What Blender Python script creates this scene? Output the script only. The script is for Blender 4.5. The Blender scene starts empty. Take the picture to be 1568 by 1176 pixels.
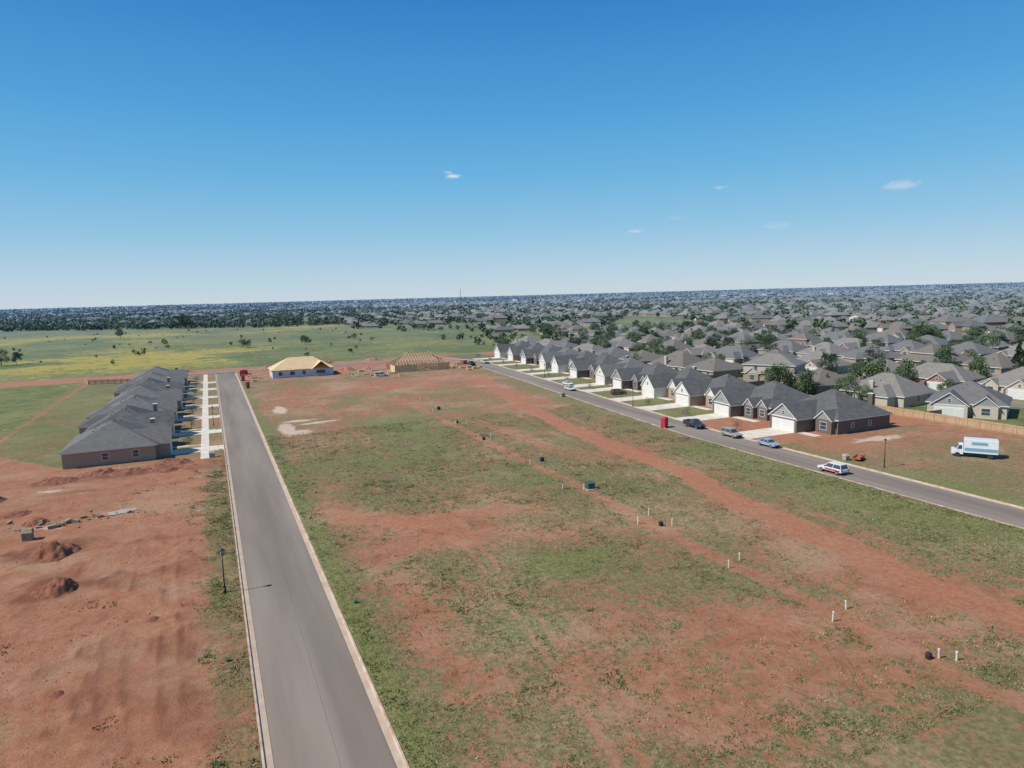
import bpy, math, random
import numpy as np
from mathutils import Matrix, Vector
random.seed(7); rng=np.random.default_rng(11)
sc=bpy.context.scene
COL=sc.collection
sc.view_settings.view_transform='Standard'; sc.view_settings.look='None'; sc.view_settings.exposure=0

# ------------------------------------------------------------------ helpers
def link(o,parent=None):
    COL.objects.link(o)
    if parent is not None: o.parent=parent
    return o
def empty(name,x=0,y=0,z=0,rot=0,scale=1):
    e=bpy.data.objects.new(name,None); e.empty_display_size=.3
    e.location=(x,y,z); e.rotation_euler=(0,0,rot); e.scale=(scale,)*3
    return link(e)
def smoothstep(a,b,x):
    t=np.clip((x-a)/(b-a),0,1); return t*t*(3-2*t)
_TB={}
def vnoise(x,y,s,seed):
    if seed not in _TB: _TB[seed]=np.random.default_rng(seed).random((256,256))
    T=_TB[seed]; ca,sa=math.cos(seed*1.3),math.sin(seed*1.3)
    u=(x*ca-y*sa)/s+1000.; v=(x*sa+y*ca)/s+1000.
    i=np.floor(u).astype(int); j=np.floor(v).astype(int); fu=u-i; fv=v-j
    fu=fu*fu*(3-2*fu); fv=fv*fv*(3-2*fv)
    a=T[i%256,j%256];b=T[(i+1)%256,j%256];c=T[i%256,(j+1)%256];d=T[(i+1)%256,(j+1)%256]
    return (a*(1-fu)+b*fu)*(1-fv)+(c*(1-fu)+d*fu)*fv
def fbm(x,y,s,seed):
    return vnoise(x,y,s,seed)*.45+vnoise(x,y,s*.5,seed+1)*.27+vnoise(x,y,s*.25,seed+2)*.17+vnoise(x,y,s*.12,seed+3)*.11
def fb1(x,y,s,seed): return float(fbm(np.array([x]),np.array([y]),s,seed)[0])

class NT:
    def __init__(s,nt): s.nt=nt
    def n(s,t,**k):
        nd=s.nt.nodes.new(t)
        for a,b in k.items(): setattr(nd,a,b)
        return nd
    def set(s,inp,v):
        if isinstance(v,bpy.types.NodeSocket): s.nt.links.new(v,inp)
        else: inp.default_value=v
    def math(s,op,a,b=0.0,c=None,clamp=False):
        nd=s.n("ShaderNodeMath",operation=op); nd.use_clamp=clamp
        s.set(nd.inputs[0],a); s.set(nd.inputs[1],b)
        if c is not None: s.set(nd.inputs[2],c)
        return nd.outputs[0]
    def vmath(s,op,a,b=(0,0,0),scale=None):
        nd=s.n("ShaderNodeVectorMath",operation=op)
        s.set(nd.inputs[0],a); s.set(nd.inputs[1],b)
        if scale is not None: s.set(nd.inputs[3],scale)
        return nd.outputs[1] if op in('LENGTH','DISTANCE','DOT_PRODUCT') else nd.outputs[0]
    def mix(s,f,a,b):
        nd=s.n("ShaderNodeMix",data_type='RGBA'); nd.clamp_factor=True
        c=lambda v: v if isinstance(v,bpy.types.NodeSocket) else (tuple(v)+(1,) if len(v)==3 else v)
        s.set(nd.inputs[0],f); s.set(nd.inputs[6],c(a)); s.set(nd.inputs[7],c(b)); return nd.outputs[2]
    def noise(s,vec,scale,detail=3,rough=.55,dist=0):
        nd=s.n("ShaderNodeTexNoise"); s.set(nd.inputs['Vector'],vec)
        nd.inputs['Scale'].default_value=scale; nd.inputs['Detail'].default_value=detail
        nd.inputs['Roughness'].default_value=rough; nd.inputs['Distortion'].default_value=dist
        return nd.outputs[0]
    def ss(s,a,b,x):
        nd=s.n("ShaderNodeMapRange",interpolation_type='SMOOTHSTEP')
        s.set(nd.inputs[0],x); nd.inputs[1].default_value=a; nd.inputs[2].default_value=b
        return nd.outputs[0]
HAZE_TINT=(.195,.275,.365)
def mix_haze_tint(N,col,L=2900.):  # aerial haze painted into the base colour, stronger with distance from the origin
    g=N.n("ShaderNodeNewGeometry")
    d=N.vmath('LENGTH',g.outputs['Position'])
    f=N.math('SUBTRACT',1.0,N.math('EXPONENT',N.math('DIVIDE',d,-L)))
    return N.mix(f,col,HAZE_TINT)
def mat(name,c1,c2=None,scale=1.0,rough=.85,metal=0,bump=0,haze_tint=True,coord='pos',detail=4,spec=.3,stretch=None,lines=None):
    m=bpy.data.materials.new(name); m.use_nodes=True; N=NT(m.node_tree)
    b=m.node_tree.nodes["Principled BSDF"]; b.inputs['Roughness'].default_value=rough; b.inputs['Metallic'].default_value=metal
    b.inputs['Specular IOR Level'].default_value=spec
    if c2 is None: c2=tuple(x*.8 for x in c1)
    if coord=='pos': v=N.n("ShaderNodeNewGeometry").outputs['Position']
    else: v=N.n("ShaderNodeTexCoord").outputs['Object']
    if stretch: v=N.vmath('MULTIPLY',v,stretch)
    nz=N.noise(v,scale,detail)
    col=N.mix(N.ss(.32,.68,nz),c1,c2)
    if lines:
        sp=N.n("ShaderNodeSeparateXYZ"); N.set(sp.inputs[0],N.n("ShaderNodeTexCoord").outputs['Object'])
        fr=N.math('FRACT',N.math('DIVIDE',sp.outputs[2],lines[0]))
        col=N.mix(N.math('MULTIPLY',N.math('LESS_THAN',fr,lines[2]),.6),col,lines[1])
    if haze_tint: col=mix_haze_tint(N,col)
    N.set(b.inputs['Base Color'],col)
    if bump:
        bp=N.n("ShaderNodeBump"); bp.inputs['Strength'].default_value=bump; bp.inputs['Distance'].default_value=.05
        N.set(bp.inputs['Height'],nz); N.set(b.inputs['Normal'],bp.outputs[0])
    return m

class MB:
    def __init__(s): s.v=[];s.f=[];s.m=[]
    def add(s,vs,fs,mi=0):
        o=len(s.v); s.v+=[tuple(p) for p in vs]
        for f in fs: s.f.append(tuple(i+o for i in f)); s.m.append(mi)
    def box(s,x0,y0,z0,x1,y1,z1,mi=0):
        s.add([(x0,y0,z0),(x1,y0,z0),(x1,y1,z0),(x0,y1,z0),(x0,y0,z1),(x1,y0,z1),(x1,y1,z1),(x0,y1,z1)],
              [(3,2,1,0),(4,5,6,7),(0,1,5,4),(1,2,6,5),(2,3,7,6),(3,0,4,7)],mi)
    def beam(s,a,b,w,mi=0):
        a=Vector(a);b=Vector(b);d=(b-a).normalized(); t=Vector((0,0,1)) if abs(d.z)<.9 else Vector((1,0,0))
        p=d.cross(t).normalized()*w/2;q=d.cross(p).normalized()*w/2
        vs=[a-p-q,a+p-q,a+p+q,a-p+q,b-p-q,b+p-q,b+p+q,b-p+q]
        s.add(vs,[(3,2,1,0),(4,5,6,7),(0,1,5,4),(1,2,6,5),(2,3,7,6),(3,0,4,7)],mi)
    def cyl(s,a,b,r0,r1,n=10,mi=0,cap=True):
        a=Vector(a);b=Vector(b);d=(b-a).normalized(); t=Vector((0,0,1)) if abs(d.z)<.9 else Vector((1,0,0))
        p=d.cross(t).normalized();q=d.cross(p).normalized()
        vs=[a+(p*math.cos(k*2*math.pi/n)+q*math.sin(k*2*math.pi/n))*r0 for k in range(n)]+[b+(p*math.cos(k*2*math.pi/n)+q*math.sin(k*2*math.pi/n))*r1 for k in range(n)]
        fs=[(k,k+n,(k+1)%n+n,(k+1)%n) for k in range(n)]
        if cap: fs+=[tuple(range(n)),tuple(reversed(range(n,2*n)))]
        s.add(vs,fs,mi)
    def mesh(s,name,mats,smooth=False):
        me=bpy.data.meshes.new(name); me.from_pydata(s.v,[],s.f)
        for m in mats: me.materials.append(m)
        me.polygons.foreach_set('material_index',s.m)
        if smooth: me.polygons.foreach_set('use_smooth',[True]*len(s.f))
        me.update(); return me
    def obj(s,name,mats,parent=None,smooth=False,bevel=0):
        o=bpy.data.objects.new(name,s.mesh(name,mats,smooth))
        if bevel:
            b=o.modifiers.new("bevel",'BEVEL'); b.width=bevel; b.segments=2; b.limit_method='ANGLE'
        return link(o,parent)
def npmesh(name,V,F,mats,mi=None):
    me=bpy.data.meshes.new(name); k=F.shape[1]
    me.vertices.add(len(V)); me.vertices.foreach_set('co',V.astype(np.float32).ravel())
    me.loops.add(F.size); me.loops.foreach_set('vertex_index',F.astype(np.int32).ravel())
    me.polygons.add(len(F)); me.polygons.foreach_set('loop_start',np.arange(0,F.size,k,dtype=np.int32))
    for m in mats: me.materials.append(m)
    if mi is not None: me.polygons.foreach_set('material_index',mi.astype(np.int32))
    me.update(calc_edges=True); me.validate(); return me

# ------------------------------------------------------------------ camera
H=30.0; A=math.radians(23.8); P=math.radians(7.41); R_=math.radians(1.53)
cam=bpy.data.objects.new("camera",bpy.data.cameras.new("camera")); link(cam)
cam.data.lens=24; cam.data.clip_end=80000; cam.data.clip_start=.5
f=Vector((math.sin(A)*math.cos(P),math.cos(A)*math.cos(P),-math.sin(P))); r0=Vector((math.cos(A),-math.sin(A),0)); u0=r0.cross(f)
Rv=math.cos(R_)*r0-math.sin(R_)*u0; Uv=math.sin(R_)*r0+math.cos(R_)*u0
M=Matrix((Rv,Uv,-f)).transposed().to_4x4(); M.translation=(0,0,H); cam.matrix_world=M
sc.camera=cam

# ------------------------------------------------------------------ light
SE=math.radians(47)
L=bpy.data.objects.new("sun",bpy.data.lights.new("sun","SUN")); link(L); L.data.energy=5.0; L.data.angle=.009; L.data.color=(1,.95,.86)
L.rotation_euler=Vector((math.cos(SE),-.04,-math.sin(SE))).to_track_quat('-Z','Y').to_euler()
w=bpy.data.worlds.new("World"); sc.world=w; w.use_nodes=True
N=NT(w.node_tree); bg=w.node_tree.nodes["Background"]
s=N.n("ShaderNodeTexSky"); s.sky_type='NISHITA'; s.sun_disc=False
s.sun_elevation=SE; s.sun_rotation=math.radians(-90); s.altitude=300; s.air_density=1.0; s.dust_density=0.3; s.ozone_density=1.5
dirn=N.n("ShaderNodeTexCoord").outputs['Generated']
sp=N.n("ShaderNodeSeparateXYZ"); N.set(sp.inputs[0],dirn)
rp=N.n("ShaderNodeValToRGB"); N.set(rp.inputs[0],sp.outputs[2])
def lin(r,g,b): 
    f=lambda c:(c/255/12.92 if c/255<.04045 else ((c/255+.055)/1.055)**2.4)
    return (f(r),f(g),f(b),1)
stops=[(0,lin(198,214,225)),(.03,lin(182,209,227)),(.09,lin(144,195,227)),(.16,lin(108,180,225)),(.25,lin(77,159,219)),(.38,lin(48,128,200)),(1,lin(52,82,122))]
cr=rp.color_ramp
while len(cr.elements)<len(stops): cr.elements.new(.5)
for e,(p_,c_) in zip(cr.elements,stops): e.position=p_; e.color=c_
grad=N.vmath('SCALE',rp.outputs[0],scale=10.0)
skyc=N.mix(.92,s.outputs[0],grad)
wn=N.noise(N.vmath('MULTIPLY',dirn,(1,1,2.6)),95,6,.68)
for c,wd,st in (((.328,.930,.167),.017,.50),((.322,.932,.172),.010,.3),((.794,.595,.122),.032,.27),((.559,.825,.085),.015,.26),((.646,.751,.137),.014,.2),((.70,.70,.083),.028,.12),((.60,.79,.10),.025,.06)):
    d=N.vmath('LENGTH',N.vmath('MULTIPLY',N.vmath('SUBTRACT',dirn,c),(1,1,3.6)))
    m_=N.math('SUBTRACT',1.0,N.math('DIVIDE',d,wd),clamp=True)
    m_=N.ss(.42,1.05,N.math('ADD',N.math('MULTIPLY',m_,.8),N.math('MULTIPLY',N.math('SUBTRACT',wn,.22),1.1)))
    m_=N.math('MULTIPLY',m_,N.math('MULTIPLY',N.math('MULTIPLY',N.ss(0,.3,N.math('SUBTRACT',1.0,N.math('DIVIDE',d,wd),clamp=True)),1.5),st))
    skyc=N.mix(m_,skyc,(7.6,7.9,8.4,1))
N.set(bg.inputs[0],skyc); bg.inputs[1].default_value=0.1

# ------------------------------------------------------------------ road paths
rightpath=[(93.3,-80),(93.3,40),(93.3,100),(93.5,112),(94.8,127),(98.1,162),(101.2,190),(104,217),(108.8,267),(110.2,285),(109.5,300),(105,313),(96,320),(84,322),(40,322),(5,322),(-16,322)]
def near_edge(Y): return np.interp(Y,[-80,110,127,162,217,267,300],[89.2,89.2,90.7,94,99.8,104.7,106.5])
def poly_dist(X,Y,pts):
    d=np.full(X.shape,1e9)
    for (ax,ay),(bx,by) in zip(pts[:-1],pts[1:]):
        vx,vy=bx-ax,by-ay; t=np.clip(((X-ax)*vx+(Y-ay)*vy)/(vx*vx+vy*vy),0,1)
        d=np.minimum(d,np.hypot(X-ax-t*vx,Y-ay-t*vy))
    return d
def gau(X,Y,cx,cy,rx,ry=None,ang=0):
    ry=ry or rx; c,s_=math.cos(ang),math.sin(ang); dx=X-cx;dy=Y-cy
    return np.exp(-(((dx*c+dy*s_)/rx)**2+((-dx*s_+dy*c)/ry)**2))
track=[(66,0),(64.5,34),(63.8,44),(65.8,58),(66.6,73),(70.7,91),(70.6,112),(73,138),(77.4,169),(84,205),(94,245)]
faint=[[(80,35),(78,80),(60,118),(56,170),(60,240)],[(14,92),(26,86),(45,93),(64,92)],[(22,30),(26,60),(30,110),(27,230)],[(74,36),(73,60),(76,90),(80,130)]]
faintL=[[(-6,36),(-9.5,60),(-11,95)],[(-9.5,36),(-13,62),(-15,92)],[(-3.5,36),(-5.5,70),(-7,110)],[(-13,42),(-17,66),(-22,84)],[(-12,140),(-30,133),(-44,142)],[(-5,125),(-20,118),(-36,122)]]
def masks(X,Y):
    n1=fbm(X,Y,26,3); n2=fbm(X,Y,8,9); n3=fbm(X,Y,2.5,17)
    Xw=X+9*(fbm(X,Y,9,40)-.5); Yw=Y+9*(fbm(X,Y,9,50)-.5)
    ne=near_edge(Y)
    dl=np.where((Y<318),np.abs(X-5.35),1e9)-4.15
    dr=poly_dist(X,Y,rightpath)-4.15
    grass=np.zeros_like(X); bare=np.zeros_like(X); pale=np.zeros_like(X); mead=np.zeros_like(X); flow=np.zeros_like(X); mud=np.zeros_like(X)
    cf=(X>5)&(X<ne+4)
    g=.635+.70*(n1-.5)+.75*(n2-.5)
    g=g-.16*smoothstep(170,250,Y)-.03*smoothstep(62,36,Y)
    g=g+.36*smoothstep(3.4,.8,X-9.5+2*(n3-.5))+.22*smoothstep(16,4,ne-X)+.06*gau(X,Y,35,120,25,40)
    g=g+.5*gau(Xw,Yw,37,66.5,6,3.5)+.35*gau(Xw,Yw,39,160,8,13)+.16*gau(Xw,Yw,28,130,14,20)+.22*gau(Xw,Yw,80,68,9,40)+.20*gau(Xw,Yw,56,97,9,25)+.15*gau(Xw,Yw,42,52,10,10)
    b=.85*gau(Xw,Yw,21,87,9,3.4,-.7)+.5*gau(Xw,Yw,24,78,6,3)+.5*gau(Xw,Yw,33,86,9,2.5,-.2)+.45*gau(Xw,Yw,15,100,3,14)+.4*gau(Xw,Yw,20,225,6,20)+.55*gau(Xw,Yw,60,230,22,12)+.5*gau(Xw,Yw,85,190,5,28)
    b=b+1.0*gau(Xw,Yw,16,60,3.4,18)*n2+.7*gau(Xw,Yw,58,48,5,10)*n2+.6*gau(Xw,Yw,60,125,4,30)*n2+.6*gau(Xw,Yw,44,44,8,3)*n2+.6*gau(Xw,Yw,30,50,8,3,.5)*n2
    dt=poly_dist(X,Y,track)
    tk=smoothstep(3.3,1.4,dt+1.7*(n2-.5)+1.7*(n3-.5))*(.72+.5*smoothstep(.35,.6,n2))
    tk=np.maximum(tk,.4*smoothstep(1.5,.5,np.abs(dt-5.2-4*(n1-.5))+.8*(n3-.5))*smoothstep(.42,.6,n1))
    rut=smoothstep(.6,.15,np.abs(dt-.9))*.6
    tk=np.maximum(tk,.45*smoothstep(1.7,.3,np.abs(X-51-3*(n1-.5))+2.0*(n3-.5))*(Y<250))
    fr=np.zeros_like(X)
    for q in faint: 
        dd=poly_dist(X,Y,q); fr=np.maximum(fr,smoothstep(.6,.1,np.abs(dd-.85+.6*(n3-.5))))
    b=np.maximum(b,np.clip(tk,0,1)*.95)+.38*fr*smoothstep(.35,.6,n2)
    b=np.maximum(b,smoothstep(290,312,Y)*.8*(Y<345))
    grass=np.where(cf,g-b*.85,grass); bare=np.where(cf,b,bare); mud=np.where(cf,rut*.4*smoothstep(.35,.6,n2),mud)
    pl=np.zeros_like(X)
    for (cx,cy,rx,ry,a_) in ((16.2,198,2.6,9,0),(14.8,166,2.3,12,0),(17,161,4.4,4.5,0),(23,172.5,7,1.9,.2),(19,177,6,1.6,0)):
        pl=np.maximum(pl,gau(Xw*.5+X*.5,Yw*.5+Y*.5,cx,cy,rx,ry,a_))
    pale=np.where(cf,pl*1.0,pale)
    ll=(X<=5)&(Y<=147+np.maximum(0,-(X+26))*1.35)
    g=.20+.7*(n1-.5)+.8*(n2-.5)+.52*smoothstep(-3.6,-1.0,X+2.4*(n3-.5))*smoothstep(160,120,Y)
    fr=np.zeros_like(X)
    for q in faintL:
        dd=poly_dist(X,Y,q)+.5*(n3-.5); fr=np.maximum(fr,smoothstep(.45,.1,np.abs(dd-.85))*smoothstep(.3,.6,n2)); fr=np.maximum(fr,.6*smoothstep(.35,.1,np.abs(dd-1.7))*smoothstep(.4,.6,n3))
    grass=np.where(ll,g-.3*fr,grass); bare=np.where(ll,.5*n1+.12,bare)
    md=.9*gau(Xw,Yw,-16,137,13,2.0,.12)+.9*gau(Xw,Yw,-19,97,5,4)+.9*gau(Xw,Yw,-17,84,4.5,3.5)+.6*gau(Xw,Yw,-20,128,12,1.6,-.1)+.5*gau(Xw,Yw,-38,140,6,3)+.45*smoothstep(.53,.68,fbm(X,Y,9,61))
    mud=np.where(ll,md*(.5+n3)+.38*fr,mud)
    pl=np.maximum(gau(Xw,Yw,-24.2,131,2.4,1.8),.66*gau(Xw,Yw,-23,108,7,3)); pl=np.maximum(pl,.6*gau(Xw,Yw,-13.6,111.7,2.2,2))
    pale=np.where(ll,np.maximum(pl*.9,.5*smoothstep(.62,.8,n2)*(X>-4)),pale)
    ly=(X<=5)&(~ll)&(Y<316)&(X>-45)
    mead=np.where(ly&(X<-18),.45,mead)
    grass=np.where(ly,np.where(X<-18,.78+.8*(n2-.5)+.5*(n1-.5),.62+.8*(n2-.5)),grass); bare=np.where(ly,np.where(X>-18,.35*n2,.2*n1),bare)
    dtk=smoothstep(3.0,1.2,np.abs(X+46)+6*(n2-.5)); bare=np.where((X<-40)&(Y>165)&(Y<320),dtk*.6,bare); mud=np.where((X<-40)&(Y>165)&(Y<320),dtk*.2,mud)
    edge=338+14*(n1-.5)+np.clip(X-84,0,100)*.1
    me_=((X<-45)&(~ll))|(Y>edge)|((X>144)&(Y>0))
    mead=np.where(me_,1.0,mead); bare=np.where(me_,np.where(X<-45,bare,0),bare); 
    nw=fbm(X,Y,70,77)
    fl=(.9*gau(X,Y,-20,430,120,70)+.8*gau(X,Y,-190,700,190,130)+.6*gau(X,Y,60,800,160,90)+.6*gau(X,Y,-110,480,80,90)+.35*gau(X,Y,70,420,60,40))*smoothstep(.38,.60,nw)+.20
    flow=np.where(me_&(X<150),fl,flow)
    nf=(Y<=edge)&(Y>=316)&(X<100); bare=np.where(nf,.9,bare); grass=np.where(nf,.1,grass); mead=np.where(nf,0,mead); pale=np.where(nf,.5*smoothstep(.5,.7,n2),pale)
    rr=(X>=ne+4)&(X<=144)&(Y<338)
    g=np.where(Y>97,np.where(X<ne+22,.8+.5*(n2-.5),.3+.6*(n2-.5)),.46+.9*(n1-.5)+.7*(n2-.5)+.3*smoothstep(5,2,X-ne-8.3))
    grass=np.where(rr,g,grass); mead=np.where(rr&(Y>124)&(X<ne+22),.45,mead); bare=np.where(rr,np.where((Y>97),np.where(Y<124,.7,.1),.6*gau(Xw,Yw,112,90,12,9)+.40*n2),bare)
    grass=np.where(rr&(Y>97)&(Y<124),.1,grass)
    pale=np.where(rr,.8*gau(Xw,Yw,120,92,9,2.5)+.55*gau(Xw,Yw,128,76,5,8),pale)
    return grass,bare,pale,mead,flow,mud,dl,dr,n2,n3
# ------------------------------------------------------------------ ground sheet
xs=np.concatenate([[-40000,-15000,-6000,-3000,-1500,-900],np.arange(-600,-120,12),np.arange(-120,-46,2),np.arange(-46,-14,.5),np.arange(-14,90,.4),np.arange(90,146,.7),np.arange(146,400,5),np.arange(400,1000,25),[1000,1500,3000,6000,15000,40000]])
ys=np.concatenate([[-40000,-3000,-300,-60,-10,15],np.arange(25,140,.45),np.arange(140,350,.9),np.arange(350,600,4),np.arange(600,1200,15),[1200,1500,2200,3500,6000,15000,40000]])
XX,YY=np.meshgrid(xs,ys); X=XX.ravel();Y=YY.ravel()
gr,ba,pa,mead,fl,mu,dl,dr,n2,n3=masks(X,Y)
rd=np.minimum(dl,dr)
flat=smoothstep(.05,1.2,rd)
inner=(np.abs(X)<400)&(Y>0)&(Y<700)
Z=np.where(inner,.08+flat*(.14*(n2-.5)+.16*(n3-.5)),0)
Z+=np.where(inner,mu*.2*flat,0)
Z=np.where(rd<-.02,-.35,Z)
Z=np.where((X>97)&(Y>97)&(Y<340)&(X<135)|((X<0)&(Y>143)&(Y<320)&(X>-30)),np.minimum(Z,.06),Z)
V=np.stack([X,Y,Z],1); nx,ny=len(xs),len(ys)
I=np.arange(nx*ny).reshape(ny,nx)
F=np.stack([I[:-1,:-1].ravel(),I[:-1,1:].ravel(),I[1:,1:].ravel(),I[1:,:-1].ravel()],1)

gm=bpy.data.materials.new("red_soil_and_grass"); gm.use_nodes=True; N=NT(gm.node_tree); b=gm.node_tree.nodes["Principled BSDF"]
b.inputs['Roughness'].default_value=.95; b.inputs['Specular IOR Level'].default_value=.1
a1=N.n("ShaderNodeAttribute",attribute_name="zone_a"); a2=N.n("ShaderNodeAttribute",attribute_name="zone_b")
s1=N.n("ShaderNodeSeparateColor"); N.set(s1.inputs[0],a1.outputs[0]); s2=N.n("ShaderNodeSeparateColor"); N.set(s2.inputs[0],a2.outputs[0])
grs,bar,pal=s1.outputs; mdw,flw,mdd=s2.outputs
pos=N.n("ShaderNodeNewGeometry").outputs['Position']
nb=N.noise(pos,.06,5,.6); nm=N.noise(pos,.4,6,.65); nf=N.noise(pos,2.0,6,.7); ng=N.noise(pos,6,4,.75); nf2=N.noise(N.vmath('ADD',pos,(31,7,0)),.85,8,.72,.4)
dirt=N.mix(N.ss(.3,.7,nm),(.305,.115,.056),(.395,.190,.108))
dirt=N.mix(N.math('MULTIPLY',N.ss(.45,.72,ng),.5),dirt,(.46,.27,.17))
dirt=N.mix(N.math('MULTIPLY',N.ss(.52,.30,nf),.45),dirt,(.225,.078,.038))
dirt=N.mix(N.math('MULTIPLY',N.ss(.46,.66,nb),.6),dirt,(.42,.25,.155))
gcol=N.mix(N.ss(.35,.65,nf),(.112,.125,.046),(.265,.22,.115))
gcol=N.mix(N.math('MULTIPLY',N.ss(.4,.65,nm),.55),gcol,(.115,.143,.044))
gl=N.mix(N.ss(.4,.6,nf),(.11,.172,.04),(.19,.212,.068))
gcol=N.mix(N.math('MULTIPLY',N.ss(.70,1.0,grs),.8),gcol,gl)
gsum=N.math('ADD',grs,N.math('ADD',N.math('MULTIPLY',N.math('SUBTRACT',nf2,.5),2.1),N.math('MULTIPLY',N.math('SUBTRACT',ng,.5),1.1)))
col=N.mix(N.math('MULTIPLY',N.ss(.36,.70,gsum),.86),dirt,gcol)
straw=N.ss(.49,.64,N.math('ADD',N.math('MULTIPLY',nb,.55),N.math('MULTIPLY',nf,.45)))
col=N.mix(N.math('MULTIPLY',straw,.5),col,(.375,.28,.17))
col=N.mix(N.math('MULTIPLY',N.ss(.25,.9,N.math('ADD',bar,N.math('MULTIPLY',N.math('SUBTRACT',nf2,.5),1.1))),.80),col,N.mix(N.ss(.3,.7,nf),(.34,.122,.057),(.44,.208,.12)))
col=N.mix(N.math('MULTIPLY',N.ss(.42,.72,N.math('ADD',pal,N.math('MULTIPLY',N.math('SUBTRACT',nf2,.5),1.0))),.9),col,N.mix(N.ss(.4,.6,ng),(.52,.38,.28),(.64,.52,.41)))
# meadow
ma=N.noise(N.vmath('MULTIPLY',pos,(1,.6,1)),.018,8,.7); mbn=N.noise(pos,.11,7,.72); mc=N.noise(N.vmath('ADD',pos,(90,40,0)),.05,9,.78)
mg=N.mix(N.ss(.38,.62,ma),(.10,.138,.034),(.215,.21,.07))
mg=N.mix(N.math('MULTIPLY',N.ss(.47,.58,mbn),.7),mg,(.075,.098,.028))
mg=N.mix(N.math('MULTIPLY',N.ss(.51,.64,mc),.6),mg,(.26,.225,.09))
mg=N.mix(N.math('MULTIPLY',N.ss(.535,.60,N.math('ADD',N.math('MULTIPLY',flw,.15),N.math('ADD',N.math('MULTIPLY',mbn,.55),N.math('MULTIPLY',nm,.38)))),.75),mg,(.46,.35,.05))
mg=N.mix(N.math('MULTIPLY',N.ss(.25,.8,N.math('ADD',bar,N.math('MULTIPLY',N.math('SUBTRACT',nf2,.5),1.0))),.7),mg,(.32,.16,.09))
col=N.mix(mdw,col,mg)
col=N.mix(N.math('MULTIPLY',N.ss(.2,.9,N.math('ADD',mdd,N.math('MULTIPLY',N.math('SUBTRACT',nf,.5),.5))),.8),col,(.17,.06,.032))
pd=N.vmath('LENGTH',pos)
town=N.mix(N.ss(.4,.6,N.noise(pos,.02,6,.7)),(.08,.10,.045),(.19,.195,.09))
col=N.mix(N.ss(900,1250,pd),col,town)
col=mix_haze_tint(N,col)
N.set(b.inputs['Base Color'],col)
bp=N.n("ShaderNodeBump"); bp.inputs['Strength'].default_value=.9; bp.inputs['Distance'].default_value=.22
N.set(bp.inputs['Height'],N.math('ADD',nf2,N.math('MULTIPLY',ng,.5))); N.set(b.inputs['Normal'],bp.outputs[0])
gme=npmesh("ground",V,F,[gm])
for nm_,cols in (("zone_a",(gr,ba,pa)),("zone_b",(mead,fl,mu))):
    at=gme.attributes.new(nm_,'FLOAT_COLOR','POINT'); d=np.ones((len(X),4),np.float32)
    for k in range(3): d[:,k]=np.clip(cols[k],0,1)
    at.data.foreach_set('color',d.ravel())
gme.polygons.foreach_set('use_smooth',np.ones(len(F),bool))
link(bpy.data.objects.new("ground",gme))

# ------------------------------------------------------------------ materials
M_asph=mat("asphalt",(.185,.146,.115),(.275,.226,.182),.16,.9,bump=.15,detail=10,stretch=(1.3,.10,1))
M_curb=mat("curb_concrete",(.54,.43,.34),(.40,.25,.17),.8,.85)
M_gut=mat("gutter_concrete",(.45,.32,.23),(.51,.41,.31),.6,.85)
M_conc=mat("driveway_concrete",(.72,.65,.54),(.58,.51,.42),.5,.8)
M_joint=mat("joint_sealant",(.12,.095,.075),None,1)
M_roofs=[mat("shingle_roof_grey",(.088,.083,.080),(.128,.12,.113),.9,.9,lines=(.22,(.05,.048,.046),.3),bump=.2),
         mat("shingle_roof_slate",(.13,.122,.114),(.165,.153,.142),.9,.9,lines=(.22,(.085,.08,.075),.3),bump=.2),
         mat("shingle_roof_brown",(.145,.12,.096),(.185,.155,.124),.9,.9,lines=(.22,(.10,.083,.07),.3),bump=.2),
         mat("shingle_roof_weathered",(.19,.17,.15),(.24,.213,.187),.9,.9,lines=(.22,(.125,.11,.095),.3),bump=.2)]
M_wh=mat("white_siding",(.70,.68,.63),(.62,.60,.56),.6,.6,lines=(.2,(.5,.48,.45),.14))
M_gs=mat("grey_siding",(.25,.255,.25),(.30,.305,.30),.6,.6,lines=(.2,(.16,.165,.165),.14))
M_trim=mat("white_trim",(.74,.73,.69),(.68,.67,.64),1,.5)
M_bd=mat("dark_brick",(.10,.075,.06),(.17,.125,.10),6,.9,lines=(.08,(.20,.17,.145),.15))
M_bt=mat("tan_brick",(.29,.20,.14),(.39,.29,.21),6,.9,lines=(.08,(.42,.37,.31),.15))
M_br=mat("red_brick",(.22,.10,.065),(.31,.16,.105),6,.9,lines=(.08,(.38,.31,.26),.15))
M_bw=mat("pale_brick",(.42,.35,.28),(.54,.46,.38),6,.9,lines=(.08,(.52,.47,.42),.15))
M_glass=mat("window_glass",(.03,.04,.05),(.05,.065,.08),.8,.08,spec=.8)
M_gar=mat("garage_door_white",(.70,.69,.66),(.64,.63,.60),1,.5)
M_fence=mat("cedar_fence",(.42,.27,.15),(.54,.375,.22),1.5,.85,stretch=(3,3,.4))
M_fenceold=mat("weathered_fence",(.25,.185,.13),(.34,.26,.18),1.0,.9)
M_ply=mat("osb_plywood",(.62,.42,.22),(.72,.52,.30),1.2,.8)
M_stud=mat("framing_lumber",(.62,.42,.24),(.54,.35,.19),2,.8)
M_wrap=mat("house_wrap",(.62,.66,.72),(.50,.58,.70),.4,.5)
M_black=mat("black_metal",(.02,.02,.02),(.03,.03,.03),3,.45)
M_pvc=mat("white_pvc",(.66,.67,.58),(.56,.58,.46),3,.5)
M_green=mat("green_utility_paint",(.035,.09,.06),(.05,.11,.075),2,.5)
M_red=mat("red_plastic",(.50,.02,.03),(.42,.02,.03),2,.45)
M_tire=mat("tyre_rubber",(.02,.02,.02),(.03,.03,.03),5,.8)
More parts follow.
